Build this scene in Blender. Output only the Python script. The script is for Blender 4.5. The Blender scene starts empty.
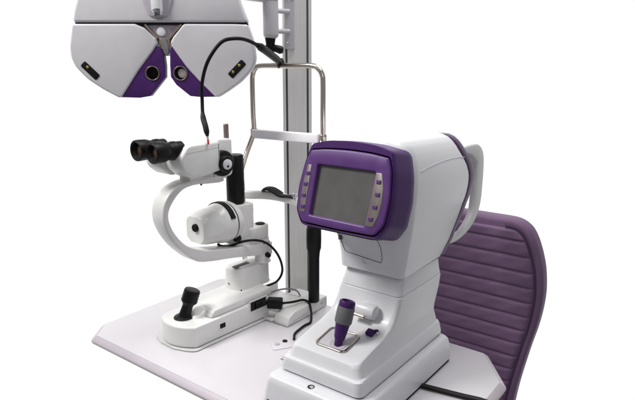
import bpy, bmesh, math, random
from mathutils import Vector, Matrix
random.seed(4)
R = math.radians
sc = bpy.context.scene
COL = sc.collection

# ------------------------------------------------------------------ materials
def mat(name, col, rough=.4, metal=0., var=.03, nscale=40., bump=.0, bscale=400., coat=0., stretch=None, rvar=.08, spec=.5):
    m = bpy.data.materials.new(name); m.use_nodes = True
    nt = m.node_tree; b = nt.nodes['Principled BSDF']
    tc = nt.nodes.new('ShaderNodeTexCoord'); src = tc.outputs['Object']
    if stretch:
        mp = nt.nodes.new('ShaderNodeMapping'); mp.inputs['Scale'].default_value = stretch
        nt.links.new(src, mp.inputs[0]); src = mp.outputs[0]
    n = nt.nodes.new('ShaderNodeTexNoise'); n.inputs['Scale'].default_value = nscale
    n.inputs['Detail'].default_value = 5; nt.links.new(src, n.inputs['Vector'])
    r = nt.nodes.new('ShaderNodeValToRGB')
    r.color_ramp.elements[0].position = .3; r.color_ramp.elements[1].position = .7
    r.color_ramp.elements[0].color = tuple(max(0, c*(1-var)) for c in col)+(1,)
    r.color_ramp.elements[1].color = tuple(min(1, c*(1+var)) for c in col)+(1,)
    nt.links.new(n.outputs['Fac'], r.inputs[0]); nt.links.new(r.outputs[0], b.inputs['Base Color'])
    mr = nt.nodes.new('ShaderNodeMapRange')
    mr.inputs['To Min'].default_value = max(.02, rough-rvar); mr.inputs['To Max'].default_value = min(1, rough+rvar)
    nt.links.new(n.outputs['Fac'], mr.inputs['Value']); nt.links.new(mr.outputs[0], b.inputs['Roughness'])
    b.inputs['Metallic'].default_value = metal
    b.inputs['Specular IOR Level'].default_value = spec
    if coat: b.inputs['Coat Weight'].default_value = coat; b.inputs['Coat Roughness'].default_value = .12
    if bump:
        n2 = nt.nodes.new('ShaderNodeTexNoise'); n2.inputs['Scale'].default_value = bscale; n2.inputs['Detail'].default_value = 3
        nt.links.new(src, n2.inputs['Vector'])
        bp = nt.nodes.new('ShaderNodeBump'); bp.inputs['Strength'].default_value = bump; bp.inputs['Distance'].default_value = .001
        nt.links.new(n2.outputs['Fac'], bp.inputs['Height']); nt.links.new(bp.outputs[0], b.inputs['Normal'])
    return m

M_ivory = mat('ivory_enamel', (.73, .725, .705), .34, coat=.25, bump=.12, bscale=700, var=.02)
M_white = mat('white_plastic', (.70, .70, .722), .32, coat=.25, bump=.15, bscale=900, var=.015)
M_loop = mat('white_loop_plastic', (.74, .735, .73), .4, bump=.1)
M_table = mat('lilac_white_laminate', (.60, .58, .605), .27, bump=.08, bscale=500, var=.002, nscale=6, rvar=.008)
M_edge = mat('lilac_table_edging', (.50, .455, .495), .4, bump=.1)
M_phor = mat('grey_enamel', (.56, .545, .57), .38, bump=.2, bscale=1200, var=.02)
M_phord = mat('dark_grey_enamel', (.17, .16, .17), .4)
M_lilac = mat('pale_lilac_plate', (.45, .41, .47), .4)
M_purple = mat('purple_plastic', (.098, .037, .168), .34, spec=.35, bump=.15, bscale=900, var=.05)
M_purpled = mat('deep_purple_plastic', (.060, .020, .112), .36, spec=.14, bump=.15, bscale=900, var=.05)
M_band = mat('plum_plastic', (.09, .045, .12), .4)
M_black = mat('black_rubber', (.004, .004, .0045), .42, bump=.2, bscale=600, rvar=.06, spec=.22)
M_blackm = mat('matt_black_plastic', (.004, .004, .0045), .55, spec=.22)
M_gap = mat('dark_gap', (.02, .018, .022), .8, spec=.1)
M_line = mat('seam_grey', (.10, .10, .105), .6)
M_chrome = mat('chrome_steel', (.66, .59, .52), .17, metal=1., rvar=.02, var=.02)  # warm reflections are tinted into the base colour
M_screw = mat('screw_steel', (.7, .7, .7), .22, metal=1.)
M_strip = mat('button_strip_metal', (.27, .235, .22), .36, metal=.6, var=.06)
M_greyrub = mat('grey_rubber', (.13, .13, .135), .6, bump=.5, bscale=900)
M_bronze = mat('bronze_reflection_lens', (.06, .025, .01), .08, spec=.8)  # orange-brown reflection of a dark lens, put into its colour
M_lens = mat('pale_lens_disc', (.5, .45, .42), .3)
M_red = mat('red_lamp_tip', (.45, .02, .03), .35)
M_tan = mat('tan_metal', (.34, .27, .22), .35, metal=.5)
M_stem = mat('bronze_stem', (.25, .2, .17), .3, metal=.7)
M_rim = mat('dark_chrome', (.40, .36, .33), .18, metal=1., rvar=.02, var=.02)
M_band_w = mat('frosted_white_strap', (.92, .905, .93), .35)
M_alum = mat('brushed_aluminium', (.78, .765, .75), .42, metal=.4, var=.06, nscale=14, stretch=(40, 40, .6), rvar=.1)
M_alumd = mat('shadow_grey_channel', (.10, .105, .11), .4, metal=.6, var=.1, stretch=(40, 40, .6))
M_leather = mat('purple_leatherette', (.195, .120, .208), .5, bump=.6, bscale=420, var=.08, nscale=14, spec=.14)
M_piping = mat('plum_piping', (.08, .042, .09), .55, bump=.4, spec=.2)
M_floorpad = mat('clear_slide_plate', (.55, .55, .54), .12, spec=.7)
M_gold = mat('gold_contact', (.5, .38, .12), .3, metal=.8)
M_greycable = mat('grey_cable', (.22, .21, .22), .5)

# LCD, switched off: brownish grey, soft slanted streaks of reflection painted into its colour
M_screen = mat('lcd_glass', (.118, .113, .110), .22, var=.09, nscale=5, stretch=(6, 6, 3.5), rvar=.05, spec=.45)

# ------------------------------------------------------------------ builder
def smooth_mesh(me, ang=38):
    bm = bmesh.new(); bm.from_mesh(me)
    bmesh.ops.recalc_face_normals(bm, faces=bm.faces)
    c = R(ang)
    for f in bm.faces: f.smooth = True
    for e in bm.edges:
        if len(e.link_faces) == 2:
            e.smooth = e.calc_face_angle(0) < c
        else: e.smooth = False
    bm.to_mesh(me); bm.free()

def fillet(pts, rad, n=5):
    """closed polygon with rounded corners; pts may carry their own radius"""
    out = []; N = len(pts)
    for i in range(N):
        p = Vector(pts[i][:2]); a = Vector(pts[i-1][:2]); b = Vector(pts[(i+1) % N][:2])
        r = pts[i][2] if len(pts[i]) > 2 else rad
        da = (a-p); db = (b-p); la, lb = da.length, db.length
        da.normalize(); db.normalize()
        th = math.acos(max(-1, min(1, da.dot(db))))
        if r <= 1e-6 or th > 3.12:
            out += [tuple(p)]*1 if r <= 1e-6 else [tuple(p + da*1e-4*(1-2*k/n)) if k <= n/2 else tuple(p + db*1e-4*(2*k/n-1)) for k in range(n+1)]
            continue
        t = min(r/math.tan(th/2), la*.48, lb*.48); rr = t*math.tan(th/2)
        bis = (da+db).normalized(); c = p + bis*(rr/math.sin(th/2))
        s = p+da*t-c; e = p+db*t-c
        a0 = math.atan2(s.y, s.x); a1 = math.atan2(e.y, e.x); d = a1-a0
        while d > math.pi: d -= 2*math.pi
        while d < -math.pi: d += 2*math.pi
        for k in range(n+1):
            q = a0+d*k/n; out.append((c.x+rr*math.cos(q), c.y+rr*math.sin(q)))
    return out

def rrect(x0, x1, y0, y1, r, n=5):
    return fillet([(x0, y0), (x1, y0), (x1, y1), (x0, y1)], r, n)

def circ(cx, cy, r, n=32):
    return [(cx+r*math.cos(2*math.pi*k/n), cy+r*math.sin(2*math.pi*k/n)) for k in range(n)]

def area2(p): return sum(p[i-1][0]*p[i][1]-p[i][0]*p[i-1][1] for i in range(len(p)))

def inset(poly, d):
    if abs(d) < 1e-9: return list(poly)
    s = 1 if area2(poly) > 0 else -1
    N = len(poly); out = []
    for i in range(N):
        p = Vector(poly[i]); j = i-1; k = (i+1) % N
        while (Vector(poly[j])-p).length < 1e-7: j -= 1
        while (Vector(poly[k])-p).length < 1e-7: k = (k+1) % N
        e1 = (p-Vector(poly[j])).normalized(); e2 = (Vector(poly[k])-p).normalized()
        n1 = Vector((-e1.y, e1.x))*s; n2 = Vector((-e2.y, e2.x))*s
        m = n1+n2
        if m.length < 1e-6: m = n1
        m.normalize(); cth = max(.35, m.dot(n1))
        out.append(tuple(p+m*(d/cth)))
    return out

def spline(pts, n=8):
    """Catmull-Rom through 3-D points"""
    P = [Vector(p) for p in pts]; P = [P[0]*2-P[1]]+P+[P[-1]*2-P[-2]]; out = []
    for i in range(1, len(P)-2):
        for k in range(n):
            t = k/n; a, b, c, d = P[i-1:i+3]
            out.append(.5*((2*b)+(c-a)*t+(2*a-5*b+4*c-d)*t*t+(3*b-a-3*c+d)*t**3))
    out.append(P[-2]); return out

class MB:
    def __init__(s): s.bm = bmesh.new()
    def ring_loft(s, rings, cap0=True, cap1=True):
        vr = [[s.bm.verts.new(p) for p in r] for r in rings]
        for a, b in zip(vr, vr[1:]):
            n = len(a)
            for i in range(n):
                try: s.bm.faces.new((a[i], a[(i+1) % n], b[(i+1) % n], b[i]))
                except ValueError: pass
        if cap0: s.bm.faces.new(vr[0][::-1])
        if cap1: s.bm.faces.new(vr[-1])
        return s
    def prism(s, poly, w0, w1, bev=.002, mp=None, seg=3, bev0=None):
        mp = mp or (lambda u, v, w: (u, v, w))
        if area2(poly) < 0: poly = poly[::-1]
        b0 = bev if bev0 is None else bev0
        rings = []
        sg = 1 if w1 > w0 else -1
        if b0 > 0:
            for k in range(seg+1):
                a = k/seg*math.pi/2
                rings.append([mp(u, v, w0+sg*b0*(1-math.cos(a))) for u, v in inset(poly, b0*(1-math.sin(a)))])
        else: rings.append([mp(u, v, w0) for u, v in poly])
        if bev > 0:
            for k in range(seg+1):
                a = math.pi/2*(1-k/seg)
                rings.append([mp(u, v, w1-sg*bev*(1-math.cos(a))) for u, v in inset(poly, bev*(1-math.sin(a)))])
        else: rings.append([mp(u, v, w1) for u, v in poly])
        return s.ring_loft(rings)
    def box(s, x0, x1, y0, y1, z0, z1, bev=.003, r=None):
        return s.prism(rrect(x0, x1, y0, y1, bev if r is None else r, 4), z0, z1, bev)
    def lathe(s, prof, o=(0, 0, 0), axis=(0, 0, 1), n=32):
        """prof: list of (radius, along)"""
        ax = Vector(axis).normalized(); q = ax.to_track_quat('Z', 'Y'); o = Vector(o)
        rings = [[o+q @ Vector((r*math.cos(2*math.pi*k/n), r*math.sin(2*math.pi*k/n), h)) for k in range(n)] for r, h in prof]
        return s.ring_loft(rings)
    def cyl(s, p0, p1, r0, r1=None, n=24, bev=.001):
        r1 = r0 if r1 is None else r1
        p0 = Vector(p0); p1 = Vector(p1); L = (p1-p0).length; b = min(bev, r0*.4, r1*.4)
        return s.lathe([(r0-b, 0), (r0, b), (r1, L-b), (r1-b, L)], p0, p1-p0, n)
    def tube(s, pts, r, n=12, flat=1.):
        P = [Vector(p) for p in pts]; rings = []
        T0 = (P[1]-P[0]).normalized(); up = Vector((0, 0, 1)) if abs(T0.z) < .9 else Vector((1, 0, 0))
        N = (up-T0*up.dot(T0)).normalized()
        for i, p in enumerate(P):
            T = (P[min(i+1, len(P)-1)]-P[max(i-1, 0)]).normalized()
            N = (N-T*N.dot(T)).normalized(); B = T.cross(N)
            rr = r[i] if isinstance(r, (list, tuple)) else r
            rings.append([p+N*rr*flat*math.cos(2*math.pi*k/n)+B*rr*math.sin(2*math.pi*k/n) for k in range(n)])
        return s.ring_loft(rings)
    def band(s, pts, nrm, w, t):
        """rectangular strap along pts: width w along nrm, thickness t"""
        P = [Vector(p) for p in pts]; nv = Vector(nrm).normalized(); rings = []
        for i, p in enumerate(P):
            T = (P[min(i+1, len(P)-1)]-P[max(i-1, 0)]).normalized(); B = T.cross(nv).normalized()
            tt = t[i] if isinstance(t, (list, tuple)) else t
            prof = rrect(-w/2, w/2, -tt/2, tt/2, min(w, tt)*.35, 3)
            rings.append([p+nv*u+B*v for u, v in prof])
        return s.ring_loft(rings)
    def plate_hole(s, outer, inner, w0, w1, mp, bev=.002):
        """slab with a hole right through"""
        if area2(outer) < 0: outer = outer[::-1]
        if area2(inner) < 0: inner = inner[::-1]
        bm = s.bm; sg = 1 if w1 > w0 else -1
        def loops(poly, sgn):
            rs = [[mp(u, v, w0) for u, v in poly]]
            for k in range(4):
                a = math.pi/2*(1-k/3)
                rs.append([mp(u, v, w1-sg*bev*(1-math.cos(a))) for u, v in inset(poly, sgn*bev*(1-math.sin(a)))])
            vr = [[bm.verts.new(p) for p in r] for r in rs]
            for a, b in zip(vr, vr[1:]):
                n = len(a)
                for i in range(n): bm.faces.new((a[i], a[(i+1) % n], b[(i+1) % n], b[i]))
            return vr
        vo = loops(outer, 1); vi = loops(inner, -1)
        for lvl in (0, -1):
            es = []
            for lp in (vo[lvl], vi[lvl]):
                n = len(lp)
                for i in range(n):
                    e = bm.edges.get((lp[i], lp[(i+1) % n])) or bm.edges.new((lp[i], lp[(i+1) % n]))
                    es.append(e)
            bmesh.ops.triangle_fill(bm, edges=es, use_beauty=True)
        return s
    def obj(s, name, material, parent=None, ang=38):
        me = bpy.data.meshes.new(name); s.bm.to_mesh(me); s.bm.free()
        smooth_mesh(me, ang); me.materials.append(material)
        o = bpy.data.objects.new(name, me); COL.objects.link(o)
        if parent: o.parent = parent
        return o

def thing(name, label, cat, loc=(0, 0, 0), rz=0., group=None):
    o = bpy.data.objects.new(name, None); COL.objects.link(o)
    o.empty_display_size = .05
    o.location = loc; o.rotation_euler = (0, 0, rz)
    o['label'] = label; o['category'] = cat
    if group: o['group'] = group
    return o

# ================================================================== table
T = thing('instrument_table', 'lilac white table top with cut corners carrying the slit lamp and the eye tester', 'table', (-.85, 1.0, 0))
def tw(p): return (p[0]+.85, p[1]-1.0)
outline = [tw(p) for p in [(-1.300, .730), (-.42, .730), (-.352, .80), (-.352, 1.165), (-.440, 1.282), (-1.300, 1.282), (-1.352, 1.225), (-1.352, .795)]]
outl = fillet(outline, .016, 5)
m = MB()
rings = [[(u, v, -.0205) for u, v in inset(outl, .0145)], [(u, v, -.0005) for u, v in inset(outl, .0145)], [(u, v, 0) for u, v in inset(outl, .0155)]]
m.ring_loft(rings).obj('table_top', M_table, T)
m = MB()
rings = [[(u, v, -.021) for u, v in inset(outl, .012)], [(u, v, -.019) for u, v in inset(outl, .002)], [(u, v, -.0155) for u, v in outl],
         [(u, v, -.0125) for u, v in outl], [(u, v, -.0095) for u, v in inset(outl, .0015)], [(u, v, -.001) for u, v in inset(outl, .0135)], [(u, v, -.0012) for u, v in inset(outl, .0144)],
         [(u, v, -.019) for u, v in inset(outl, .0144)]]
m.ring_loft(rings, False, False).obj('edge_trim', M_edge, T)
# little switch plate let into the top beside the eye tester
m = MB(); m.prism(fillet([tw(p) for p in [(-.902, .988), (-.868, .962), (-.838, 1.008), (-.872, 1.034)]], .004, 3), .0003, .0018, .0006)
sw = m.obj('switch_plate', M_table, T)
for (x, y), mm in (((-.880, .991), M_lilac), ((-.8745, 1.0155), M_black)):
    q = tw((x, y)); MB().lathe([(.0066, 0), (.0066, .0022), (.0056, .003)], (q[0], q[1], .0014), n=20).obj('button', mm, sw)

# ================================================================== support column
S = thing('support_column', 'brushed aluminium support column with an instrument arm bracketed to it, behind the table', 'column', (-1.0858, 1.3345, -.75), R(38.2))
W = .0415
def colsec(w=W, d=.05):
    g = .006
    return [(-w, -d+.004), (-w+.004, -d), (-w+.0085, -d), (-w+.0085, -d+.007), (-w+.0145, -d+.007), (-w+.0145, -d-.003), (w-.0145, -d-.003), (w-.0145, -d+.007), (w-.0085, -d+.007), (w-.0085, -d), (w-.004, -d), (w, -d+.004), (w, d), (-w, d)]
m = MB(); m.prism(colsec(), 0, 1.78, 0); col = m.obj('column', M_alum, S, 20)
for sx in (-1, 1):
    m = MB(); m.box(sx*(W-.0115)-.0029, sx*(W-.0115)+.0029, -.0445, -.0425, 0.001, 1.779, .0003); m.obj('channel', M_alumd, col)
def cu(px, py):      # bracket coordinates on the column's face: metres right of its centre line / height above its foot
    return ((px-297.2)*.00288, .75+.69+(66-py)*.00288)
m = MB()
x0, _ = cu(286.0, 0); x1, _ = cu(295.3, 0); zb = cu(0, 50)[1]
m.prism(rrect(x0, x1, zb, zb+.30, .004, 4), -.0525, -.065, .002, mp=lambda u, v, w: (u, w, v))
br = m.obj('bracket_plate', M_phor, S)
for (px, py) in ((285.6+1.8, 3.8), (293.3, 3.2), (287.6, 45.0)):
    u, v = cu(px, py); MB().lathe([(.0052, 0), (.0052, .0015), (.0035, .0034), (.0012, .0036)], (u, -.0645, v), (0, -1, 0), 20).obj('screw', M_screw, br)
# the pivot barrel standing off the bracket on two stubs
bu, _ = cu(272.8, 0); by = -.094; ztop = .75+1.1
for py in (15.0, 33.5):
    v = cu(0, py)[1]
    m = MB(); m.tube(spline([(bu+.012, by+.002, v), ((bu+x0)/2+.004, by+.010, v), (x0+.004, by+.026, v), (x0+.013, -.066, v-.0005)], 5), .0068, 14); m.obj('stub', M_phor, S)
m = MB(); z40 = cu(0, 40.5)[1]; z6 = cu(0, 6.3)[1]
m.lathe([(.013, 0), (.0165, .002), (.0205, .007), (.0212, .013), (.0212, z6-z40-.0015), (.0198, z6-z40), (.0198, z6-z40+.0015), (.0228, z6-z40+.002), (.0235, z6-z40+.006), (.0235, ztop-z40)], (bu, by, z40), n=36)
m.obj('pivot_barrel', M_phor, S)
m = MB(); z54 = cu(0, 53.5)[1]
m.lathe([(.0085, 0), (.0125, .003), (.0145, .010), (.0125, .024), (.0150, z40-z54+.002)], (bu-.002, by, z54), n=24)
m.tube([(bu, by, z54+.012), (bu+.013, by-.004, z54+.011), (bu+.026, by-.006, z54+.007), (bu+.033, by-.007, z54+.006)], [.009, .010, .0115, .008], 14)
m.obj('clamp_knob', M_black, S)
# arm reaching from the barrel towards the refractor head
m = MB(); za = cu(0, 8.0)[1]
pts = spline([(bu-.012, by-.005, za+.030), (bu-.05, by-.03, za+.032), (bu-.10, by-.08, za+.035), (bu-.16, by-.10, za+.045)], 6)
m.band(pts, (0, 0, 1), .06, .036); m.obj('swing_arm', M_phor, S)
m = MB(); m.prism(rrect(-.022, .022, -.018, .018, .006, 4), za-.008, za+.03, .004, mp=lambda u, v, w: (bu-.105+u, by-.075+v, w)); m.obj('arm_joint', M_phord, S)

# ================================================================== phoropter (frontal to the operator)
YAW = R(37.156)
PH = thing('phoropter', 'grey and purple phoropter head with two eye openings hanging above the slit lamp', 'phoropter', (-1.2057, .9432, .795), YAW)
fm = lambda u, v, w: (u, w, v)
def poly(pts, r=.004, n=4): return fillet(pts, r, n)
# centre cover
m = MB(); m.prism(poly([(-.2175, .0008), (-.2125, .026, .02), (-.198, .066, .02), (-.172, .16), (.160, .16), (.196, .054, .02), (.2165, .0008)], .006), .06, -.004, .0055, fm)
cov = m.obj('top_cover', M_phor, PH)
m = MB(); m.prism(poly([(-.026, .013), (.022, .013), (.034, .05), (.036, .155), (-.04, .155), (-.038, .05)], .012), -.003, -.0075, .003, fm); m.obj('badge_recess', M_lilac, cov)
m = MB(); m.prism(poly([(-.0165, .158), (-.0165, .028), (-.0125, .020), (-.0125, .0165), (-.009, .0165), (-.009, .030), (.0035, .030), (.0035, .0165), (.008, .0165), (.008, .021), (.0105, .028), (.0105, .158)], .0015, 3), -.007, -.017, .002, fm); fk = m.obj('rod_holder', M_white, cov)
m = MB(); m.box(-.0125, .008, -.014, -.006, .0095, .0165, .001); m.obj('holder_clip', M_phord, fk)
m = MB(); m.box(-.2145, .2135, .003, .05, -.0042, .002, .001); m.obj('seam_gap', M_gap, PH)
m = MB(); m.prism(poly([(-.20, .0), (.2, .0), (.17, -.02), (.035, -.03), (.004, -.066), (-.03, -.03), (-.17, -.02)], .002, 3), .062, .016, .001, fm); m.obj('back_frame', M_phord, PH)
# left and right lens batteries
LW = [(-.2195, -.0026), (-.064, -.0026, .012), (-.040, -.013, .008), (-.0135, -.038, .006), (-.0105, -.050, .006), (-.022, -.068, .03), (-.042, -.092, .08), (-.064, -.119, .08), (-.088, -.153, .08), (-.110, -.1835), (-.119, -.1835, .006), (-.155, -.164, .15), (-.195, -.137, .12), (-.2225, -.106, .08), (-.2305, -.084, .05), (-.2318, -.059, .08)]
LP = [(-.0165, -.0555, .002), (-.004, -.062), (.003, -.077), (.005, -.104, .02), (.0035, -.133), (-.037, -.180), (-.064, -.1845), (-.113, -.1832, .001), (-.062, -.112, .04)]
RW = [(.058, -.0026, .012), (.186, -.0030), (.217, -.0045, .008), (.2275, -.036, .08), (.2325, -.063, .08), (.235, -.086, .04), (.2275, -.112, .06), (.194, -.146, .12), (.162, -.168, .1), (.1385, -.1825, .008), (.129, -.182), (.097, -.150, .08), (.061, -.110, .08), (.042, -.083, .08), (.0255, -.058, .02), (.0225, -.047), (.030, -.034, .008)]
RP = [(.024, -.055, .002), (.0195, -.067), (.0175, -.103, .02), (.0178, -.132), (.031, -.152), (.065, -.180), (.09, -.1825), (.134, -.1818, .001), (.097, -.141, .03), (.061, -.102, .05)]
for wpoly, ppoly, hole, win, ang, disc in ((LW, LP, (-.028, -.123), (-.184, -.1165), -45, False), (RW, RP, (.043, -.123), (.1875, -.1125), 45, True)):
    m = MB(); m.prism(poly(wpoly, .006, 5), .040, -.004, .0052, fm, 5); hs = m.obj('lens_battery', M_phor, PH)
    m = MB(); m.prism(inset(poly(wpoly, .006, 5), .004), .052, .0402, .001, fm); m.obj('rear_rim', M_phord, hs)
    m = MB(); m.plate_hole(poly(ppoly, .003, 4), circ(hole[0], hole[1], .0162, 36), .022, -.0015, fm, .0028)
    pp = m.obj('eye_panel', M_purpled, PH)
    m = MB(); m.plate_hole(circ(hole[0], hole[1], .0184, 40), circ(hole[0], hole[1], .0158, 40), .01, -.0035, fm, .0008); m.obj('eye_ring', M_stem, pp)
    m = MB(); m.lathe([(.0161, 0), (.0161, .004)], (hole[0], .018, hole[1]), (0, -1, 0), 32); m.obj('lens', M_blackm, pp)
    if disc:
        m = MB(); m.lathe([(.0115, 0), (.0115, .002), (.010, .003)], (hole[0]+.004, .006, hole[1]), (0, -1, 0), 28); m.obj('lens_disc', M_lens, pp)
    # oblique sighting window with its two gold contacts
    c, s_ = math.cos(R(ang)), math.sin(R(ang))
    def wm(u, v, w, c=c, s_=s_, win=win): return (win[0]+u*c-v*s_, w, win[1]+u*s_+v*c)
    m = MB(); m.prism(rrect(-.0255, .0255, -.0088, .0088, .004, 4), -.002, -.0052, .0009, wm); sl = m.obj('sighting_window', M_blackm, hs)
    m = MB()
    for uu in ((-.010,) if not disc else (.011, -.012)):
        m.lathe([(.0034, 0), (.0034, .0012), (.002, .002)], wm(uu, .002, -.005), (0, -1, 0), 14)
    m.obj('contact', M_gold, sl)
# the hinge between the two halves
m = MB(); m.prism(poly([(-.040, -.004), (.052, -.004), (.021, -.037), (.016, -.052), (-.004, -.052), (-.010, -.037)], .002, 3), .05, .010, .002, fm); hg = m.obj('hinge_plate', M_lilac, PH)
MB().lathe([(.0118, 0), (.0118, .004), (.0095, .0072), (.003, .0082)], (-.001, .010, -.0215), (0, -1, 0), 28).obj('round_knob', M_white, hg)
for a, b in (((-.040, -.004), (-.0105, -.038)), ((.051, -.004), (.0185, -.038))):
    m = MB(); dx, dz = b[0]-a[0], b[1]-a[1]; L = math.hypot(dx, dz); nx, nz = -dz/L*.0024, dx/L*.0024
    m.prism([(a[0]+nx, a[1]+nz), (a[0]-nx, a[1]-nz), (b[0]-nx, b[1]-nz), (b[0]+nx, b[1]+nz)], .012, .001, .0008, fm); m.obj('hinge_strip', M_tan, hg)
m = MB(); m.box(-.0085, .0035, .004, .03, -.060, -.037, .0015); m.box(.008, .0185, .004, .03, -.060, -.037, .0015); m.obj('hinge_stem', M_tan, hg)
m = MB(); m.prism(poly([(-.001, -.036), (.0105, -.036), (.0165, -.060), (.016, -.072), (.010, -.082), (.004, -.074), (-.001, -.060)], .002, 3), .03, .002, .001, fm); m.obj('hinge_pin', M_phord, hg)
m = MB(); m.tube([(-.0, .06, .13), (.02, .12, .16), (.06, .16, .165)], .018, 16); m.obj('hanger', M_phord, PH)

# ================================================================== slit lamp
SL = thing('slit_lamp', 'ivory slit lamp microscope with black eyepieces on a joystick base', 'slit lamp', (-1.073, 1.14, 0), R(-3.5))
mx = lambda u, v, w: (w, u, v)         # polygon in the YZ plane, extruded along X
# sliding plate
m = MB(); m.prism(fillet([(-.085, -.272), (-.085, -.295), (-.064, -.314), (-.030, -.3235), (.020, -.3235), (.058, -.309), (.0775, -.297), (.0775, .02), (-.085, .02)], .02, 6), .0012, .0040, .0008)
m.obj('slide_plate', M_floorpad, SL)
# base: D-shaped nose at the operator's side
nose = [(.068, -.286)]
for k in range(1, 12):
    t = k/12; nose.append((.068-.136*t, -.286-.030*math.sin(math.pi*t)**.8-.004*t))
nose += [(-.068, -.278)]
ring = fillet([(.068, -.03, .006)]+[(-.068, -.03, .006)]+[(x, y, .0) for x, y in nose[::-1]], .004, 4)
m = MB(); m.prism(ring, .006, .060, .005, seg=4, bev0=.002); base = m.obj('base', M_ivory, SL)
m = MB(); m.prism(inset(ring, .006), .0036, .0065, .0005); m.obj('base_shadow', M_gap, base)  # dark sheet standing for the shadow gap under the base
# raised deck behind the joystick, with a sloping hood
prof = [(-.232, .059), (-.222, .074), (-.212, .0795), (-.02, .0835), (-.012, .08), (-.012, .059)]
m = MB(); m.prism(fillet(prof, .004, 4), -.056, .058, .005, mx); m.obj('deck', M_ivory, base)
m = MB(); m.ring_loft([rr for rr in [[(x, y, z) for x, y in rrect(-.040*f, .034*f, -.262+dy, -.19, .02*f, 5)] for f, dy, z in ((1, 0, .058), (.97, .004, .064), (.9, .016, .070), (.75, .036, .076), (.55, .05, .0785))]]); m.obj('joystick_hood', M_ivory, base)
# right flank: recessed label panel, rocker switch, socket
m = MB(); m.prism(rrect(-.218, -.115, .062, .0785, .002, 3), .0575, .0592, .0006, mx); m.obj('side_panel', M_loop, base)
m = MB(); m.prism(rrect(-.2165, -.187, .027, .0445, .002, 3), .0676, .0692, .0006, mx); ho = m.obj('switch_frame', M_ivory, base)
m = MB(); m.prism(rrect(-.2105, -.193, .0295, .042, .001, 3), .069, .0708, .0006, mx); m.prism(rrect(-.2095, -.201, .031, .0405, .001, 3), .0708, .0722, .0005, mx); m.obj('rocker_switch', M_blackm, ho)
m = MB(); m.prism(rrect(-.108, -.040, .036, .0695, .002, 3), .0676, .0690, .0005, mx); so = m.obj('socket_frame', M_ivory, base)
m = MB(); m.prism(rrect(-.103, -.046, .040, .066, .001, 3), .0685, .0698, .0004, mx); m.obj('socket', M_gap, so)
m = MB(); m.prism(rrect(-.088, -.055, .043, .061, .003, 3), .0692, .076, .002, mx); m.tube([(.071, -.064, .053), (.077, -.052, .052), (.081, -.044, .051)], [.0075, .006, .0042], 12); m.obj('plug', M_blackm, so)
# joystick
j0 = Vector((-.004, -.268, .058)); jt = Vector((.010, -.246, .134)); ja = (jt-j0).normalized()
m = MB(); m.lathe([(.025, 0), (.025, .003), (.022, .005), (.014, .0075), (.008, .008)], j0+Vector((0, 0, .0018)), (0, 0, 1), 36); bt = m.obj('joystick_boot', M_black, SL)
MB().tube([(-.004+.0262*math.cos(R(a)), -.268+.0262*math.sin(R(a)), .0602) for a in range(0, 361, 10)], .0008, 6).obj('boot_rim', M_phor, bt)
m = MB(); L = (jt-j0).length
m.lathe([(.017, .004), (.0150, .012), (.0135, L-.046), (.0150, L-.040), (.0205, L-.034), (.0215, L-.030), (.0205, L-.026), (.0213, L-.022), (.0203, L-.018), (.0213, L-.014), (.0203, L-.010), (.0212, L-.006), (.0195, L-.0015), (.015, L), (.004, L-.0008)], j0, ja, 32)
m.obj('joystick', M_black, SL)
# turret and swivel column
m = MB(); tp = rrect(-.056, .020, -.100, .034, .030, 7)
m.ring_loft([[(x, y, z) for x, y in inset(tp, i)] for i, z in ((-.002, .080), (0, .084), (.001, .132), (.003, .139), (.009, .1425), (.012, .143))]); tu = m.obj('turret', M_ivory, SL)
m = MB(); m.prism(rrect(-.022, .010, -.082, .01, .006, 4), .141, .1475, .002); m.obj('turret_slot_cover', M_ivory, tu)
m = MB(); m.box(-.013, .003, -.094, -.04, .1455, .1485, .001); m.obj('slot', M_line, tu)
MB().cyl((0.030-.0, -.098, .0905), (.030, -.102, .0905), .002).obj('screw', M_blackm, tu)
m = MB(); m.lathe([(.0245, 0), (.0245, .004), (.0215, .006), (.0205, .05), (.0215, .054), (.0215, .058), (.0205, .060), (.0205, .072), (.018, .075)], (.004, .006, .142), n=32); m.obj('swivel_column', M_ivory, SL)
for zz in (.1445, .2005): MB().tube([(.004+.0221*math.cos(R(a)), .006+.0221*math.sin(R(a)), zz) for a in range(0, 361, 10)], .0009, 6).obj('swivel_seam', M_line, tu)
m = MB(); m.cyl((.024, .006, .166), (.038, .002, .166), .0075, .0065, 18, .0015); m.obj('swivel_lock', M_blackm, tu)
for q_ in ((-.0575, -.058, .098), (-.020, -.1012, .098)): MB().cyl(q_, (q_[0]-.0004, q_[1]-.0016, q_[2]), .0022, .0022, 10, .0004).obj('turret_screw', M_blackm, tu)
# C-shaped microscope arm
outer = [(.03, .160), (-.05, .174), (-.12, .187), (-.19, .1965), (-.235, .208), (-.270, .236), (-.300, .270), (-.322, .310), (-.3285, .345), (-.319, .380), (-.292, .405), (-.25, .4165), (-.18, .4195), (-.128, .4195)]
inner = [(-.128, .4085), (-.18, .4075), (-.247, .404), (-.276, .394), (-.301, .370), (-.3125, .345), (-.307, .314), (-.286, .279), (-.256, .251), (-.21, .232), (-.15, .220), (-.08, .210), (.03, .198)]
def sp2(p, n=5): return [(q.x, q.y) for q in spline([(a, b, 0) for a, b in p], n)]
m = MB(); m.prism(sp2(outer)+sp2(inner), -.025, .023, .004, mx); ar = m.obj('microscope_arm', M_ivory, SL)
m = MB(); m.prism([(-.21, .4085), (-.135, .4085), (-.135, .4005), (-.15, .3985), (-.20, .402)], -.018, .017, .002, mx); m.obj('arm_bracket', M_ivory, ar)
MB().cyl((.012, -.205, .399), (.012, -.205, .409), .0026, .003).obj('lock_screw', M_blackm, ar)
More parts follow.
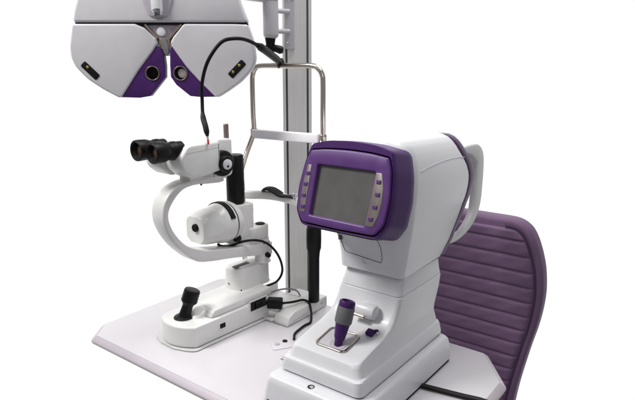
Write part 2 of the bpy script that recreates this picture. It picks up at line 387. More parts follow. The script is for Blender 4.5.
# microscope: two prism housings, a magnification body, knob, eyepieces
MI = MB()
MI.prism(fillet([(-.131, .419, .012), (-.175, .4185), (-.198, .4185), (-.198, .510), (-.175, .515, .01), (-.131, .513, .008)], .003, 4), -.046, .050, .006, mx); mic = MI.obj('microscope_body', M_ivory, SL)
MC = MB(); MC.prism(rrect(-.245, -.150, .405, .438, .004, 4), -.022, .022, .003, mx); MC.obj('body_mount', M_ivory, mic)
for sx, x0, x1 in ((-1, -.068, -.0025), (1, .0025, .068)):
    dy = -.008 if sx < 0 else 0
    pr = fillet([(-.185, .441), (-.225, .434, .02), (-.272+dy, .433, .022), (-.299+dy, .455, .03), (-.302+dy, .484, .03), (-.278+dy, .5115, .02), (-.185, .5125)], .004, 6)
    m = MB(); m.prism(pr, x0, x1, .007, mx, 4); hs = m.obj('prism_housing', M_ivory, mic)
    m = MB(); m.prism([(-.286, .493), (-.187, .4985), (-.187, .4995), (-.286, .494)], x1-.0012, x1+.0004, 0, mx); m.obj('seam', M_phor, hs)
    ex = sx*.0335
    m = MB(); o = Vector((ex, -.276, .4985)); ax = Vector((sx*-.02, -1, .0)).normalized()
    m.lathe([(r*.94, h) for r, h in [(.0225, 0), (.0225, .016), (.0238, .017), (.0238, .026), (.0222, .028), (.0220, .040), (.0240, .044), (.0260, .052), (.0268, .072), (.0262, .077), (.0235, .0785), (.0205, .0775), (.0165, .071), (.0150, .067)]], o, ax, 40)
    ep = m.obj('eyepiece', M_black, SL)
    MB().lathe([(.0150, .0655), (.011, .068), (.004, .0690)], o, ax, 28).obj('eyepiece_lens', M_bronze, ep)
m = MB(); ko = Vector((.049, -.170, .4555))
m.lathe([(.031, 0), (.0325, .003), (.0325, .010), (.030, .0135), (.021, .015), (.020, .026), (.0185, .028), (.004, .0285)], ko, (1, -.12, 0), 36); kn = m.obj('magnification_knob', M_black, SL)
m = MB(); m.lathe([(.0128, .028), (.0128, .0305), (.0115, .0315), (.003, .0318)], ko, (1, -.12, 0), 28); hb = m.obj('knob_cap', M_white, kn)
m = MB(); m.lathe([(.0032, .0315), (.0028, .0328)], ko+Vector((0, .0, -.0045)), (1, -.12, 0), 12); m.obj('pointer_dot', M_blackm, hb)
m = MB(); m.lathe([(.0068, 0), (.0068, .034), (.0062, .036), (.0055, .0375), (.002, .0378)], (0, -.108, .507), n=20); m.obj('target_pin', M_stem, SL)
# illumination tower, lamp block and lamp drum
m = MB(); m.lathe([(.023, 0), (.0245, .003), (.0245, .125), (.0235, .131), (.021, .1335), (.006, .134)], (-.018, -.067, .325), n=36)
tw_ = m.obj('illumination_tower', M_black, SL)
m = MB(); m.box(-.036, -.022, -.089, -.074, .455, .476, .004); m.obj('tower_knob', M_black, tw_)
m = MB(); m.prism(fillet([(-.050, -.098, .01), (.014, -.098, .008), (.020, -.034, .008), (-.05, -.030, .01)], .006, 5), .212, .324, .004, seg=4); m.box(.0145, .0185, -.052, -.036, .30, .312, .001); lb = m.obj('lamp_block', M_ivory, SL)
MB().lathe([(.0115, 0), (.0115, .006), (.009, .008)], (.012, -.092, .232), (0.2, -.5, 1), 24).obj('filter_knob', M_blackm, lb)
do = Vector((-.020, -.094, .280)); da = Vector((.05, -1, .0))
m = MB(); m.lathe([(.050, -.01), (.0545, 0), (.0545, .010), (.0525, .0115), (.0525, .0135), (.0545, .015), (.0545, .040), (.0520, .050), (.0485, .060)], do, da, 48); dr = m.obj('lamp_drum', M_ivory, SL)
# facetted nose of the lamp housing
q = da.normalized().to_track_quat('Z', 'Y')
def fr(poly, h): return [do+q @ Vector((x, y, h)) for x, y in poly]
cs = [(math.cos(a), math.sin(a)) for a in [R(k*360/40) for k in range(40)]]
def oct_(r, cut): return [(x*min(r, cut/max(abs(y), 1e-6), cut/max(abs(x), 1e-6)), y*min(r, cut/max(abs(y), 1e-6), cut/max(abs(x), 1e-6))) for x, y in cs]
m = MB(); m.ring_loft([fr(oct_(.0485, .06), .059), fr(oct_(.049, .046), .070), fr(oct_(.0455, .0405), .100), fr(oct_(.0425, .0365), .114), fr(oct_(.0385, .033), .1175)]); ln = m.obj('lamp_nose', M_ivory, SL)
MB().lathe([(.0105, 0), (.0105, .005), (.009, .007)], do+q @ Vector((.004, .006, .117)), da, 20).obj('centring_knob', M_blackm, ln)
m = MB(); pts = []
for k in range(25):
    a = R(20+k*115/24); pts.append(do+q @ Vector((.0555*math.cos(a), .0555*math.sin(a), .030)))
m.band(pts, da, .016, .004); m.obj('slit_ring', M_blackm, dr)
m = MB(); m.tube([do+q @ Vector((.0535*math.cos(R(a)), .0535*math.sin(R(a)), .0125)) for a in range(0, 361, 9)], .0012, 6); m.obj('ring_seam', M_gap, dr)
m = MB(); m.prism(rrect(-.018, .018, -.09, -.02, .006, 4), .196, .214, .003); m.obj('tilt_block', M_ivory, SL)
# short link from the lamp block to the swivel head with a screw cap
m = MB(); m.prism(rrect(-.020, .026, -.060, .024, .022, 6), .216, .254, .004); m.prism(rrect(-.012, .020, -.055, .018, .014, 6), .186, .217, .003); lk = m.obj('swivel_head', M_ivory, SL)
MB().lathe([(.0135, 0), (.0135, .0025), (.011, .004), (.003, .0042)], (.004, .001, .2535), n=28).obj('screw_cap', M_blackm, lk)
m = MB(); m.tube(spline([(-.02, -.135, .222), (-.010, -.130, .217), (0, -.112, .214), (.020, -.083, .224), (.040, -.055, .226), (.045, -.018, .211), (.050, .013, .181), (.050, .036, .142), (.050, .040, .108), (.045, .022, .084), (.040, -.018, .080)], 6), .0034, 10); m.obj('lamp_cable', M_black, SL)

# ================================================================== chin rest
CH = thing('chin_rest', 'chrome framed chin rest with white bars, black chin pad and black hand grip', 'chin rest', (-1.0, 1.17, 0))
def cw(p): return (p[0]+1.0, p[1]-1.17, p[2])
# right-hand rail housing and its hidden twin on the left
def foot(dx):
    m = MB(); pr = fillet([(1.082, .0012), (1.262, .0012), (1.262, .033, .003), (1.250, .034, .01), (1.112, .0355, .014), (1.090, .026, .012), (1.082, .010, .006)], .002, 5)
    m.prism(pr, -.972+dx, -.921+dx, .003, lambda u, v, w: cw((w, u, v)), 4)
    m.prism(fillet([(1.120, .0012), (1.262, .0012), (1.262, .030), (1.16, .030, .01), (1.125, .024, .01)], .002, 4), -1.03+dx, -.970+dx, .002, lambda u, v, w: cw((w, u, v)), 3)
    return m.obj('rail_housing', M_ivory, CH)
f1 = foot(0); f2 = foot(-.19)
m = MB(); m.prism([(x+1.0, y-1.17) for x, y in rrect(-1.022, -.973, 1.080, 1.135, .01, 5)], .0012, .009, .002); st = m.obj('rail_step', M_ivory, f1)
m = MB(); m.prism([(x+1.0, y-1.17) for x, y in rrect(-1.014, -.982, 1.092, 1.116, .011, 6)], .009, .0098, .0004); m.obj('step_recess', M_phor, st)
MB().cyl(cw((-.963, 1.0822, .022)), cw((-.963, 1.079, .023)), .003).obj('screw', M_screw, f1)
MB().cyl(cw((-.9215, 1.235, .018)), cw((-.9195, 1.235, .018)), .003).obj('screw', M_tan, f1)
# chrome head frame
zc = .69; r_ = .0072
p = [(-1.13, 1.137, .030), (-1.13, 1.137, .25), (-1.13, 1.136, .36), (-1.13, 1.1325, .395), (-1.13, 1.152, .44), (-1.13, 1.183, .492), (-1.13, 1.190, .510)]
up = [(-1.132, 1.19, .56), (-1.132, 1.19, .645), (-1.129, 1.19, .668), (-1.119, 1.19, .683), (-1.099, 1.19, .6905)]
ur = [(-.921, 1.19, .6905), (-.899, 1.19, .683), (-.887, 1.19, .668), (-.884, 1.19, .645), (-.884, 1.19, .56)]
pr = [(-.884, 1.190, .510), (-.884, 1.183, .492), (-.884, 1.152, .44), (-.884, 1.1325, .395), (-.888, 1.142, .355), (-.902, 1.165, .31), (-.918, 1.192, .272), (-.9225, 1.2, .23), (-.9225, 1.2, .035)]
m = MB(); m.tube(spline([cw(q_) for q_ in p+up+[(-1.01, 1.19, .6905)]+ur+pr], 6), r_, 16); m.obj('head_frame', M_chrome, CH)
m = MB()
m.prism(rrect(-.0085, .0085, -.0125, .0125, .003, 4), -1.124, -.890, .001, lambda u, v, w: cw((w, 1.182+u, .5025+v+(w+1.13)*.012)))
fb = m.obj('forehead_bar', M_band_w, CH)
for x in (-1.13, -.884): MB().lathe([(.0095, 0), (.0105, .002), (.0105, .022), (.0095, .024)], cw((x, 1.19, .492)), n=20).obj('clamp_ring', M_chrome, fb)
m = MB()
m.band(spline([cw(q_) for q_ in [(-1.135, 1.128, .334), (-1.10, 1.140, .335), (-1.06, 1.158, .336), (-1.01, 1.160, .337), (-.95, 1.148, .338), (-.90, 1.136, .338), (-.880, 1.134, .338)]], 5), (0, 0, 1), .024, .016)
cb = m.obj('chin_bar', M_ivory, CH)
m = MB()
pts = spline([cw(q_) for q_ in [(-1.066, 1.150, .348), (-1.052, 1.152, .3565), (-1.035, 1.154, .357), (-1.015, 1.155, .350), (-.995, 1.152, .344), (-.970, 1.149, .346), (-.950, 1.145, .347), (-.938, 1.142, .346)]], 5)
n_ = len(pts); m.tube(pts, [.004+.016*math.sin(math.pi*min(1, (k/(n_-1))*1.02))**.5*(1-.45*k/(n_-1)) for k in range(n_)], 14, .36); m.obj('chin_pad', M_blackm, CH)
m = MB(); m.lathe([(.004, 0), (.0042, .006), (.0068, .008), (.0072, .014), (.005, .0175), (.002, .018)], cw((-.938, 1.137, .345)), n=18); m.obj('height_knob', M_screw, cb)
m = MB(); m.lathe([(.0135, 0), (.0158, .003), (.0158, .130), (.0175, .150), (.0205, .160), (.0212, .185), (.0208, .215), (.0185, .222), (.010, .224)], cw((-.9225, 1.2, .036)), n=28); m.obj('hand_grip', M_black, CH)

# gooseneck lamp clipped to the head frame
GN = thing('gooseneck_lamp', 'thin black gooseneck lamp with red tip curving from the chrome frame to the microscope', 'gooseneck lamp', (-1.025, 1.19, .69))
g = [(-1.025, 1.186, .7005), (-.996, 1.122, .716), (-.972, 1.048, .737), (-.967, .996, .750), (-.974, .961, .751), (-.991, .945, .744), (-1.006, .93, .721), (-1.025, .924, .690), (-1.047, .929, .649), (-1.056, .935, .610), (-1.048, .928, .573), (-1.033, .9215, .549), (-1.0225, .9165, .528), (-1.0145, .9115, .512)]
G = [Vector(q_)-Vector((-1.025, 1.19, .69)) for q_ in g]
SPn = spline(G, 8)
m = MB(); m.tube(SPn[:18], [.0092]*4+[.0098]*12+[.0075, .006], 16); m.cyl(G[0]+Vector((.006, .0, -.012)), G[0]+Vector((-.003, .002, .006)), .0115, .010); m.obj('ferrule', M_black, GN)
m = MB(); m.tube(SPn[16:92], .0043, 12); m.obj('flexible_neck', M_blackm, GN)
m = MB(); m.tube(SPn[78:97], [.0046, .0052]+[.0062, .0066]+[.0068]*10+[.0066, .006, .005, .0042, .0036], 14); m.obj('lamp_head', M_black, GN)
m = MB(); d_ = (SPn[-1]-SPn[-5]).normalized(); e_ = SPn[96]
m.cyl(e_-d_*.002, e_+d_*.012, .0024, .0024, 12); tp_ = m.obj('tip_stem', M_stem, GN)
MB().cyl(e_+d_*.010, e_+d_*.021, .0031, .0026, 12).obj('tip', M_red, tp_)

# ================================================================== autorefractor
XC, YC = -.62, 1.0
AR = thing('autorefractor', 'white and purple autorefractor with tilted screen and joystick on the right of the table', 'autorefractor', (XC, YC, 0))
def ring_z(z, yf, yb, hw, r, k=0., n=6, dx=0., taper=0.):
    out = []
    for x, y in rrect(-hw, hw, yf-YC, yb-YC, r, n):
        f = 1-taper*max(0, (y-(yf-YC))/max(.01, yb-yf))
        out.append((x*f+dx, y, z-k*(y+.03)))
    return out
# foot plate
m = MB()
m.ring_loft([ring_z(z, yf, yb, hw, .015, n=7) for z, yf, yb, hw in ((.006, .796, 1.186, .1195), (.007, .789, 1.192, .1235), (.012, .787, 1.193, .1245), (.046, .791, 1.192, .1200), (.0555, .7938, 1.191, .1172), (.0592, .7962, 1.189, .1148), (.0612, .8002, 1.187, .1110), (.0620, .8080, 1.184, .104), (.0622, .820, 1.182, .099))])
fp = m.obj('foot_plate', M_white, AR)
m = MB(); m.ring_loft([ring_z(z, .791, 1.190, .1222, .014) for z in (.0008, .0075)]); m.obj('foot_shadow', M_gap, fp)  # dark slab that draws the contact shadow below the foot plate
m = MB(); m.lathe([(.0075, 0), (.0075, .0008), (.0062, .0012)], (-.010, -.190, .0618), n=20); sc_ = m.obj('lock_screw', M_gap, fp)
MB().lathe([(.0048, 0), (.0048, .0010), (.003, .0018)], (-.008, -.191, .0625), n=14).obj('screw_head', M_screw, sc_)
m = MB(); m.cyl((-.100, -.155, .074), (-.114, -.155, .074), .006, .005); m.cyl((-.114, -.155, .074), (-.120, -.155, .074), .0035); m.obj('side_bolt', M_screw, fp)
# sliding body
m = MB(); m.ring_loft([ring_z(z, .830, 1.187, .0985, .012, dx=-.004) for z in (.0615, .0675)]); m.obj('slide_gap', M_gap, fp)
BS = [(.0650, .828, 1.190, .1005, .015), (.0660, .8255, 1.192, .1025, .016), (.073, .8245, 1.192, .1025, .016), (.088, .8275, 1.191, .0990, .016), (.0925, .8285, 1.19, .0980, .016), (.0946, .8305, 1.19, .0960, .016), (.0953, .8350, 1.19, .0915, .016), (.0968, .8362, 1.19, .0903, .016), (.112, .8405, 1.19, .0858, .016), (.1185, .8435, 1.19, .0838, .017), (.1222, .850, 1.19, .0825, .016), (.1255, .867, 1.19, .0822, .015), (.1305, .893, 1.19, .0822, .014), (.1385, .933, 1.19, .0820, .014), (.148, .961, 1.192, .0816, .014), (.162, .980, 1.195, .081, .013), (.185, .991, 1.2, .080, .012), (.2085, .998, 1.202, .079, .012), (.2105, 1.0005, 1.2, .077, .012)]
m = MB(); m.ring_loft([ring_z(z, a, b, h, r, 0, 6, -.005+.009*max(0, min(1, (z-.13)/.07))) for z, a, b, h, r in BS]); bo = m.obj('base_body', M_white, AR, 32)
m = MB(); m.ring_loft([ring_z(z, a, b, h, .012, dx=.004) for z, a, b, h in ((.2095, 1.004, 1.195, .0745), (.2120, 1.004, 1.195, .0745))]); m.obj('neck_seam', M_line, bo)
m = MB(); m.ring_loft([ring_z(z, a, b, h, .014, dx=.004) for z, a, b, h in ((.2118, 1.000, 1.202, .078), (.2150, 1.001, 1.202, .078), (.226, 1.006, 1.2, .076), (.242, 1.012, 1.199, .074), (.252, 1.014, 1.198, .073))]); nk = m.obj('neck', M_white, AR)
m = MB(); m.ring_loft([ring_z(z, 1.006, 1.196, .0755, .012, dx=.004) for z in (.2505, .2535)]); m.obj('chin_gap', M_line, nk)
# head
HS = [(.2525, 1.003, 1.206, .0775, .012, 0), (.2535, 1.000, 1.210, .0795, .013, 0), (.262, .999, 1.222, .0805, .014, 0), (.285, .997, 1.248, .083, .018, 0), (.31, .993, 1.273, .088, .024, 0), (.34, .985, 1.300, .0955, .03, 0), (.37, .978, 1.322, .103, .034, 0), (.40, .972, 1.334, .108, .036, 0), (.43, .970, 1.333, .111, .038, .0), (.46, .970, 1.318, .1115, .04, .01), (.485, .970, 1.298, .1095, .042, .02), (.505, .970, 1.284, .1055, .044, .036), (.522, .970, 1.274, .0995, .044, .046), (.535, .972, 1.266, .092, .044, .052), (.545, .976, 1.260, .081, .042, .055), (.551, .984, 1.253, .067, .04, .056), (.5545, .995, 1.24, .046, .035, .056), (.556, 1.01, 1.21, .02, .018, .056)]
def refine(H, n=3):
    out = []
    for i in range(len(H)-1):
        a, b, c, d = H[max(0, i-1)], H[i], H[i+1], H[min(len(H)-1, i+2)]
        for k in range(n if i > 1 else 1):
            t = k/n
            row = [.5*(2*b[q]+(c[q]-a[q])*t+(2*a[q]-5*b[q]+4*c[q]-d[q])*t*t+(3*b[q]-a[q]-3*c[q]+d[q])*t**3) for q in range(6)]
            row[0] = b[0]+(c[0]-b[0])*t
            out.append(tuple(row))
    return out+[H[-1]]
HS = refine(HS)
TAP = .17
def hdx(z): return .005*max(0, min(1, (.40-z)/.12))
m = MB(); m.ring_loft([ring_z(z, a, b, h, r, k, 7, hdx(z), TAP*max(.35, min(1, (z-.24)/.12))) for z, a, b, h, r, k in HS]); hd = m.obj('head', M_white, AR, 32)
# back panel edge that shows as a thin plum line
def backring(z, a, b, h, r, k, off):
    f = 1-TAP*max(.35, min(1, (z-.24)/.12)); hh = h*f+.0012
    out = []
    for x, y in rrect(-hh, hh, b-YC-.030, b-YC+off, min(r, .014), 5): out.append((x+hdx(z), y, z-k*(y+.03)))
    return out
m = MB(); m.ring_loft([backring(z, a, b, h, r, k, .014) for z, a, b, h, r, k in HS[1:-6]]); m.obj('back_panel', M_band, AR)
# hood seam on both flanks of the head
def hw_at(z, y):
    for i in range(len(HS)-1):
        z0 = HS[i][0]-HS[i][5]*(y-YC+.03); z1 = HS[i+1][0]-HS[i+1][5]*(y-YC+.03)
        if z0 <= z <= z1:
            t = (z-z0)/max(1e-6, z1-z0); L_ = [HS[i][q_]*(1-t)+HS[i+1][q_]*t for q_ in range(6)]
            return L_[3]*(1-TAP*max(0, (y-L_[1])/(L_[2]-L_[1])))
    return .1
for sx in (-1, 1):
    pts = [(sx*(hw_at(zz, yy)+.0002), yy-YC, zz) for yy, zz in [(q_.x, q_.y) for q_ in spline([(1.02, .4835, 0), (1.06, .4865, 0), (1.14, .4885, 0), (1.22, .4855, 0), (1.272, .4800, 0)], 6)]]
    MB().tube(pts, .0011, 6).obj('hood_seam', M_phor, hd)
# service flap under the screen
def fy(z):
    for i in range(len(HS)-1):
        if HS[i][0] <= z <= HS[i+1][0]:
            t = (z-HS[i][0])/(HS[i+1][0]-HS[i][0]); return HS[i][1]*(1-t)+HS[i+1][1]*t-YC
fl = [(-.075, .338), (-.060, .296), (-.054, .2905), (-.045, .2885), (.026, .2815), (.034, .283), (.037, .290), (.036, .312), (.033, .325), (.026, .338)]
m = MB(); m.tube([(q_.x, fy(q_.y)-.0003, q_.y) for q_ in spline([(a, b, 0) for a, b in fl], 4)], .0009, 6); flp = m.obj('service_flap', M_strip, hd)
m = MB(); m.tube([(-.012, fy(.284)-.0002, .284), (-.012, fy(.273)-.0002, .272), (-.002, fy(.272)-.0002, .2715)], .0006, 5); m.obj('flap_tab', M_phor, flp)
m = MB(); m.box(-.070, -.062, fy(.322)-.004, fy(.322)+.004, .317, .327, .001); m.obj('flap_catch', M_line, flp)
# face frame on the patient's side: two side arms and a top hood
ctr = [(1.300, .490), (1.365, .486), (1.408, .475), (1.432, .455), (1.437, .42), (1.437, .38), (1.434, .34), (1.420, .308), (1.388, .284), (1.345, .270), (1.30, .266), (1.25, .272), (1.20, .290)]
th = [.016, .026, .042, .048, .050, .049, .046, .036, .026, .019, .016, .014, .012]
cp = spline([(a, b, 0) for a, b in ctr], 5)
tt = [q_.x for q_ in spline([(a, 0, 0) for a in th], 5)]
face_f = MB()
for sx in (-1, 1):
    face_f.band([(sx*.062, q_.x-YC, q_.y) for q_ in cp], (1, 0, 0), .018, tt)
face_f.band([(0, q_.x-YC, q_.y) for q_ in cp[:17]], (1, 0, 0), .128, [max(.010, q_*.9) for q_ in tt[:17]])
ff = face_f.obj('face_frame', M_loop, AR)
for sx in (-1, 1):
    MB().tube([(sx*.0708, 1.411-YC, .453), (sx*.0708, 1.43-YC, .454), (sx*.0708, 1.449-YC, .4545)], .0007, 6).obj('frame_seam', M_phor, ff)

# screen unit, leaning back 15 degrees
TH = R(15); ev = Vector((0, math.sin(TH), math.cos(TH))); en = Vector((0, -math.cos(TH), math.sin(TH)))
SO = Vector((-.002, .901-YC, .444))
def pm(u, v, w): return SO+Vector((1, 0, 0))*u+ev*v+en*w
def sym(h): return h+[(-a[0],)+tuple(a[1:]) for a in h[::-1] if abs(a[0]) > 1e-6]
SH = [(0, .1075, .3), (.06, .104, .3), (.0955, .0945, .014), (.1065, .055, .15), (.1135, .0, .15), (.1095, -.047, .03), (.0915, -.0757, .018), (0, -.0757, .3)]
BK = [(0, .116, .3), (.06, .113, .3), (.0975, .103, .022), (.1125, .055, .15), (.1185, .005, .15), (.1145, -.046, .03), (.096, -.0765, .018), (0, -.0765, .3)]
IN = [(0, .0875, .4), (.055, .0855, .3), (.0915, .0805, .007), (.1010, .055, .15), (.1075, .0, .15), (.1035, -.047, .03), (.0865, -.0680, .016), (0, -.0695, .3)]
def sy(h): return fillet([(a[0], a[1], a[2] if a[2] > 0 else 0) for a in sym(h)], .01, 6)
shell = [[pm(u, v, -.078) for u, v in inset(sy(BK), .006)], [pm(u, v, -.077) for u, v in inset(sy(BK), .001)], [pm(u, v, -.070) for u, v in sy(BK)]]
a_, b_ = sy(BK), sy(SH)
for k in range(1, 6):
    t = k/6; shell.append([pm(p0[0]*(1-t)+p1[0]*t, p0[1]*(1-t)+p1[1]*t, -.070+.062*t) for p0, p1 in zip(a_, b_)])
shell += [[pm(u, v, -.008) for u, v in b_], [pm(u, v, -.003) for u, v in inset(b_, .0012)], [pm(u, v, -.0018) for u, v in inset(b_, .0020)]]
ins = sy(IN)
shell += [[pm(u, v, -.0020) for u, v in inset(ins, -.0032)], [pm(u, v, -.014) for u, v in inset(ins, -.0028)]]
m = MB(); m.ring_loft(shell, True, False); sh = m.obj('screen_shell', M_purpled, AR, 42)
m = MB(); m.prism(inset(ins, -.0030), -.016, -.0125, 0, pm); m.obj('shell_gap', M_gap, sh)
hole = fillet([(-.0705, -.0515), (.0625, -.0535), (.0690, .0525), (-.0685, .0525)], .003, 3)
m = MB(); m.plate_hole(ins, hole, -.0125, .003, pm, .0035); bz = m.obj('screen_bezel', M_purple, AR, 42)
m = MB(); m.prism(inset(hole, -.002), -.011, -.006, 0, pm); m.obj('screen', M_screen, AR)
for stp, bts in (([(-.0825, .050), (-.0925, .0495), (-.0968, .02), (-.0980, -.01), (-.0955, -.048), (-.0825, -.049)], ((-.0885, .032), (-.0902, .0095), (-.0905, -.0140), (-.0890, -.0370))),
                 ([(.0715, .0505), (.0850, .0500), (.0922, .022), (.0935, -.005), (.0905, -.030), (.0825, -.052), (.0655, -.053)], ((.0805, .0335), (.0822, .0095), (.0808, -.0145), (.0755, -.0380)))):
    m = MB(); m.prism(fillet(stp, .003, 3), .002, .0040, .0006, pm); sp_ = m.obj('button_strip', M_strip, bz)
    for uu, vv in bts:
        m = MB(); m.prism(rrect(uu-.0046, uu+.0046, vv-.0038, vv+.0038, .001, 3), .0038, .0062, .0008, pm); m.obj('button', M_purple, sp_)
m = MB(); m.prism(rrect(-.080, .078, -.078, -.072, .002, 3), -.05, -.010, .002, pm); m.obj('underside_lip', M_gap, sh)

# joystick of the autorefractor
AN = R(10.8); tv = Vector((0, math.cos(AN), math.sin(AN))); tn = Vector((0, -math.sin(AN), math.cos(AN)))
JO = Vector((-.005, .8955-YC, .1314))
def jm(u, v, w): return JO+Vector((1, 0, 0))*u+tv*v+tn*w
m = MB(); m.plate_hole(rrect(-.0385, .0385, -.0340, .0340, .012, 6), rrect(-.0338, .0338, -.0293, .0293, .009, 6), -.003, .0036, jm, .0014); wr = m.obj('joystick_surround', M_rim, AR)
m = MB(); m.prism(rrect(-.0345, .0345, -.030, .030, .009, 6), -.002, .0010, 0, jm); m.obj('well', M_phor, wr)
m = MB(); m.lathe([(.019, 0), (.019, .0012), (.0175, .0018), (.0155, .0006)], jm(.009, -.0125, .0009), tn, 32); m.obj('well_ring', M_phor, wr)
j0 = jm(.010, -.0145, 0); jt = Vector((.0125, .905-YC, .2215)); ja = (jt-j0).normalized(); L = (jt-j0).length
m = MB(); m.lathe([(.0085, 0), (.0085, .008), (.0095, .012), (.0118, .018), (.0125, .024), (.0152, .046), (.0160, .050)], j0, ja, 32); jk = m.obj('joystick', M_purpled, AR)
m = MB(); m.lathe([(.0158, .048), (.0172, .0485), (.0182, .052), (.0182, .080), (.0172, .0835), (.0158, .084)], j0, ja, 36); m.obj('grip_band', M_greyrub, jk)
m = MB(); m.lathe([(.0165, .083), (.0172, .0845), (.0168, L-.003), (.0155, L-.0008), (.013, L), (.0112, L-.0012), (.0100, L-.005)], j0, ja, 36); m.obj('joystick_head', M_purpled, jk)
m = MB(); m.lathe([(.0100, L-.0048), (.0085, L-.0035), (.002, L-.0033)], j0, ja, 24); m.obj('trigger_button', M_blackm, jk)
m = MB(); m.lathe([(.012, 0), (.0155, .002), (.0168, .006), (.0168, .044), (.0150, .050), (.010, .053), (.003, .054)], (-.012, .974-YC, .1765), (1, .0, -.03), 32); kh = m.obj('roller_housing', M_white, AR)
m = MB(); m.cyl((-.012, .9540-YC, .1700), (.022, .9540-YC, .1690), .0042, .0042, 16); m.obj('roller', M_chrome, kh)
zq = .1400; yq = .9415
m = MB(); m.prism(rrect(-.0085, .0085, -.0075, .0075, .002, 3), 0, .009, .0015, lambda u, v, w: Vector((.0465, yq-YC, zq+.002))+Vector((1, 0, 0))*u+Vector((0, math.cos(R(20)), math.sin(R(20))))*v+Vector((0, -math.sin(R(20)), math.cos(R(20))))*w)
lkv = m.obj('lock_lever', M_purpled, AR)
m = MB(); m.cyl((.052, yq+.007-YC, zq+.008), (.060, yq+.009-YC, zq+.010), .0035, .003); m.obj('lever_tip', M_purpled, lkv)
m = MB(); m.cyl((.059, yq+.004-YC, zq+.006), (.062, yq+.004-YC, zq+.007), .003); m.obj('lever_mark', M_white, lkv)

# ================================================================== patient chair
CHR = thing('patient_chair', 'purple patient chair with horizontally ribbed backrest behind the table', 'chair', (-.700, 1.70, -.55))
half = [(.150, .236), (.172, .2345), (.190, .230), (.206, .2215), (.2215, .2075), (.2355, .184), (.2480, .152), (.2585, .115), (.2655, .08), (.2700, .03), (.2700, -.01), (.2645, -.065), (.254, -.125), (.2385, -.19), (.2235, -.26), (.206, -.35), (.192, -.45), (.186, -.56)]
hs_ = [(q_.x, q_.y) for q_ in spline([(a-.004, b, 0) for a, b in half], 4)]
def edge_x(z):
    for (xa, za), (xb, zb_) in zip(hs_, hs_[1:]):
        if zb_ <= z <= za: return xa+(xb-xa)*(za-z)/max(1e-6, za-zb_)
    return hs_[-1][0] if z < 0 else hs_[0][0]
def lean(z): return (z-.224)*-.10     # the back leans a little
bp = [(x, z+.55) for x, z in hs_]+[(-x, z+.55) for x, z in hs_[::-1]]
m = MB(); m.prism(bp, .050, -.012, .016, lambda u, v, w: (u, w+lean(v-.55), v), 5); bk = m.obj('backrest', M_leather, CHR)
# padded ribs
zs = [.206]+[.1715-.0505*k for k in range(0, 15)]
m = MB()
nx, nz = 61, 16
for a, b in zip(zs, zs[1:]):
    grid = []
    for i in range(nz+1):
        t = i/nz; z = a+(b-a)*t; row = []
        prof = (1-abs(2*t-1)**6)
        for j in range(nx):
            u = j/(nx-1)*2-1
            ex = max(.05, edge_x(z)-.027)
            if z > .17: ex -= .012*((z-.17)/.036)**2
            x = u*ex
            d = -.0118-.0085*prof*(1-abs(u)**22)**.6-.0006*math.sin(x*23+z*61)*prof-.0004*math.sin(x*71-z*140)*prof
            row.append(m.bm.verts.new((x, d+lean(z), z+.55)))
        grid.append(row)
    for i in range(nz):
        for j in range(nx-1): m.bm.faces.new((grid[i][j], grid[i][j+1], grid[i+1][j+1], grid[i+1][j]))
m.obj('ribbed_pad', M_leather, bk, 50)
inn = inset([(x, z) for x, z in hs_]+[(-x, z) for x, z in hs_[::-1]], .022)
m = MB(); m.tube([(x, -.0135+lean(z), z+.55) for x, z in inn], .0034, 8); m.obj('piping', M_piping, bk)
m = MB(); m.box(-.23, .23, -.42, .02, .02, .10, .02, .05); m.obj('seat', M_leather, CHR)

# ================================================================== loose cables
PC = thing('power_cable', 'black power cable with a square adapter lying over the chin rest foot', 'cable', (-1.0, 1.12, 0))
def pw(p): return (p[0]+1.0, p[1]-1.12, p[2])
m = MB(); m.tube(spline([pw(q_) for q_ in [(-.970, 1.1055, .0515), (-.966, 1.108, .0515), (-.958, 1.113, .051)]], 4), .0038, 10)
m.tube(spline([pw(q_) for q_ in [(-.966, 1.108, .0515), (-.957, 1.120, .050), (-.949, 1.144, .047), (-.944, 1.178, .042), (-.925, 1.180, .038), (-.908, 1.168, .022), (-.893, 1.150, .008), (-.886, 1.135, .0045), (-.888, 1.117, .004), (-.885, 1.090, .004), (-.878, 1.060, .004), (-.86, 1.035, .004)]], 6), .0034, 10)
m.obj('cord', M_black, PC)
a0 = Vector(pw((-.999, 1.0885, .0515))); a1 = Vector(pw((-.963, 1.1095, .0515)))
ad = (a1-a0); q2 = ad.normalized().to_track_quat('X', 'Z'); Ln = ad.length
m = MB(); m.prism(rrect(0, Ln, -.0125, .0125, .003, 4), -.0145, .0125, .003, lambda u, v, w: a0+q2 @ Vector((u, v, w))); m.obj('adapter', M_blackm, PC)
m = MB(); m.tube(spline([pw(q_) for q_ in [(-.997, 1.0865, .0515), (-.9985, 1.0875, .0515), (-1.001, 1.0865, .0515), (-.995, 1.091, .0515)]], 4), [.0035]*6+[.0045]*7, 10); m.obj('lead', M_black, PC)
GC = MB(); GC.tube(spline([(-.06, -.0, .002), (-.045, .03, .006), (-.02, .052, .009), (.005, .058, .006), (.02, .055, -.005)], 6), .0025, 10)
gc = GC.obj('grey_lead', M_greycable); gc.location = (-1.0, 1.155, .039)
gc['label'] = 'thin grey lead curving over the ivory chin rest foot'; gc['category'] = 'cable'

FC = MB(); FC.tube(spline([(-.07, -.012, .0055), (-.02, -.003, .0055), (.03, .006, .0055), (.08, .015, .0055), (.125, .024, .0055), (.150, .028, -.002), (.160, .030, -.03), (.162, .030, -.2)], 6), .0075, 12, .62)
fc = FC.obj('flat_cable', M_black); fc.location = (-.49, 1.035, 0)
fc['label'] = 'thick black cable crossing the right end of the table from under the autorefractor'; fc['category'] = 'cable'

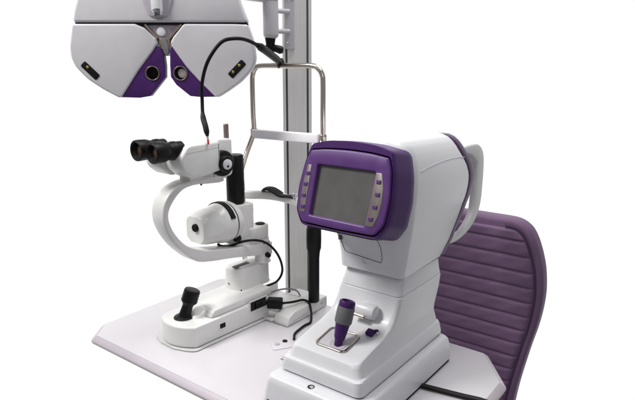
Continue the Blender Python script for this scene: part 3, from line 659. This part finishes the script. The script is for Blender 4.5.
# ================================================================== studio light
W_ = bpy.data.worlds.new('World'); sc.world = W_; W_.use_nodes = True
nt = W_.node_tree; bg = nt.nodes['Background']
tc = nt.nodes.new('ShaderNodeTexCoord')
dp = nt.nodes.new('ShaderNodeVectorMath'); dp.operation = 'DOT_PRODUCT'; dp.inputs[1].default_value = (-.604, .797, -.15)
nt.links.new(tc.outputs['Generated'], dp.inputs[0])
rp = nt.nodes.new('ShaderNodeValToRGB'); rp.color_ramp.elements[0].position = .18; rp.color_ramp.elements[1].position = .57
rp.color_ramp.elements[0].color = (.24, .24, .25, 1); rp.color_ramp.elements[1].color = (1.02, 1.02, 1.02, 1)
nt.links.new(dp.outputs['Value'], rp.inputs[0]); nt.links.new(rp.outputs[0], bg.inputs['Color']); bg.inputs['Strength'].default_value = 1.0

def area(name, loc, tgt, size, power, col=(1, 1, 1)):
    l = bpy.data.lights.new(name, 'AREA'); l.shape = 'RECTANGLE'; l.size, l.size_y = size; l.energy = power; l.color = col
    o = bpy.data.objects.new(name, l); COL.objects.link(o); o.location = loc
    o.rotation_euler = (Vector(tgt)-Vector(loc)).to_track_quat('-Z', 'Y').to_euler()
area('softbox_key', (-1.9, -.3, 2.1), (-.9, 1.05, .2), (.7, .7), 56, (1, .985, .97))
area('softbox_top', (-.6, 1.3, 2.3), (-.8, 1.05, .1), (1.2, .8), 30)

area('added_fill', (.9, -.3, 1.7), (-.6, 1.05, .3), (1.0, 1.0), 4)  # unseen weak lamp, added to brighten the right-hand sides

# ================================================================== camera
cd = bpy.data.cameras.new('Camera'); cam = bpy.data.objects.new('Camera', cd); COL.objects.link(cam)
cd.sensor_fit = 'HORIZONTAL'; cd.sensor_width = 36; cd.lens = 568.32/635*36
cd.clip_start = .02; cd.clip_end = 100
cam.location = (0, 0, .69); cam.rotation_euler = (R(90-13.267), 0, YAW)
sc.camera = cam
sc.view_settings.view_transform = 'Standard'; sc.view_settings.look = 'None'
sc.view_settings.exposure = 0; sc.view_settings.gamma = 1
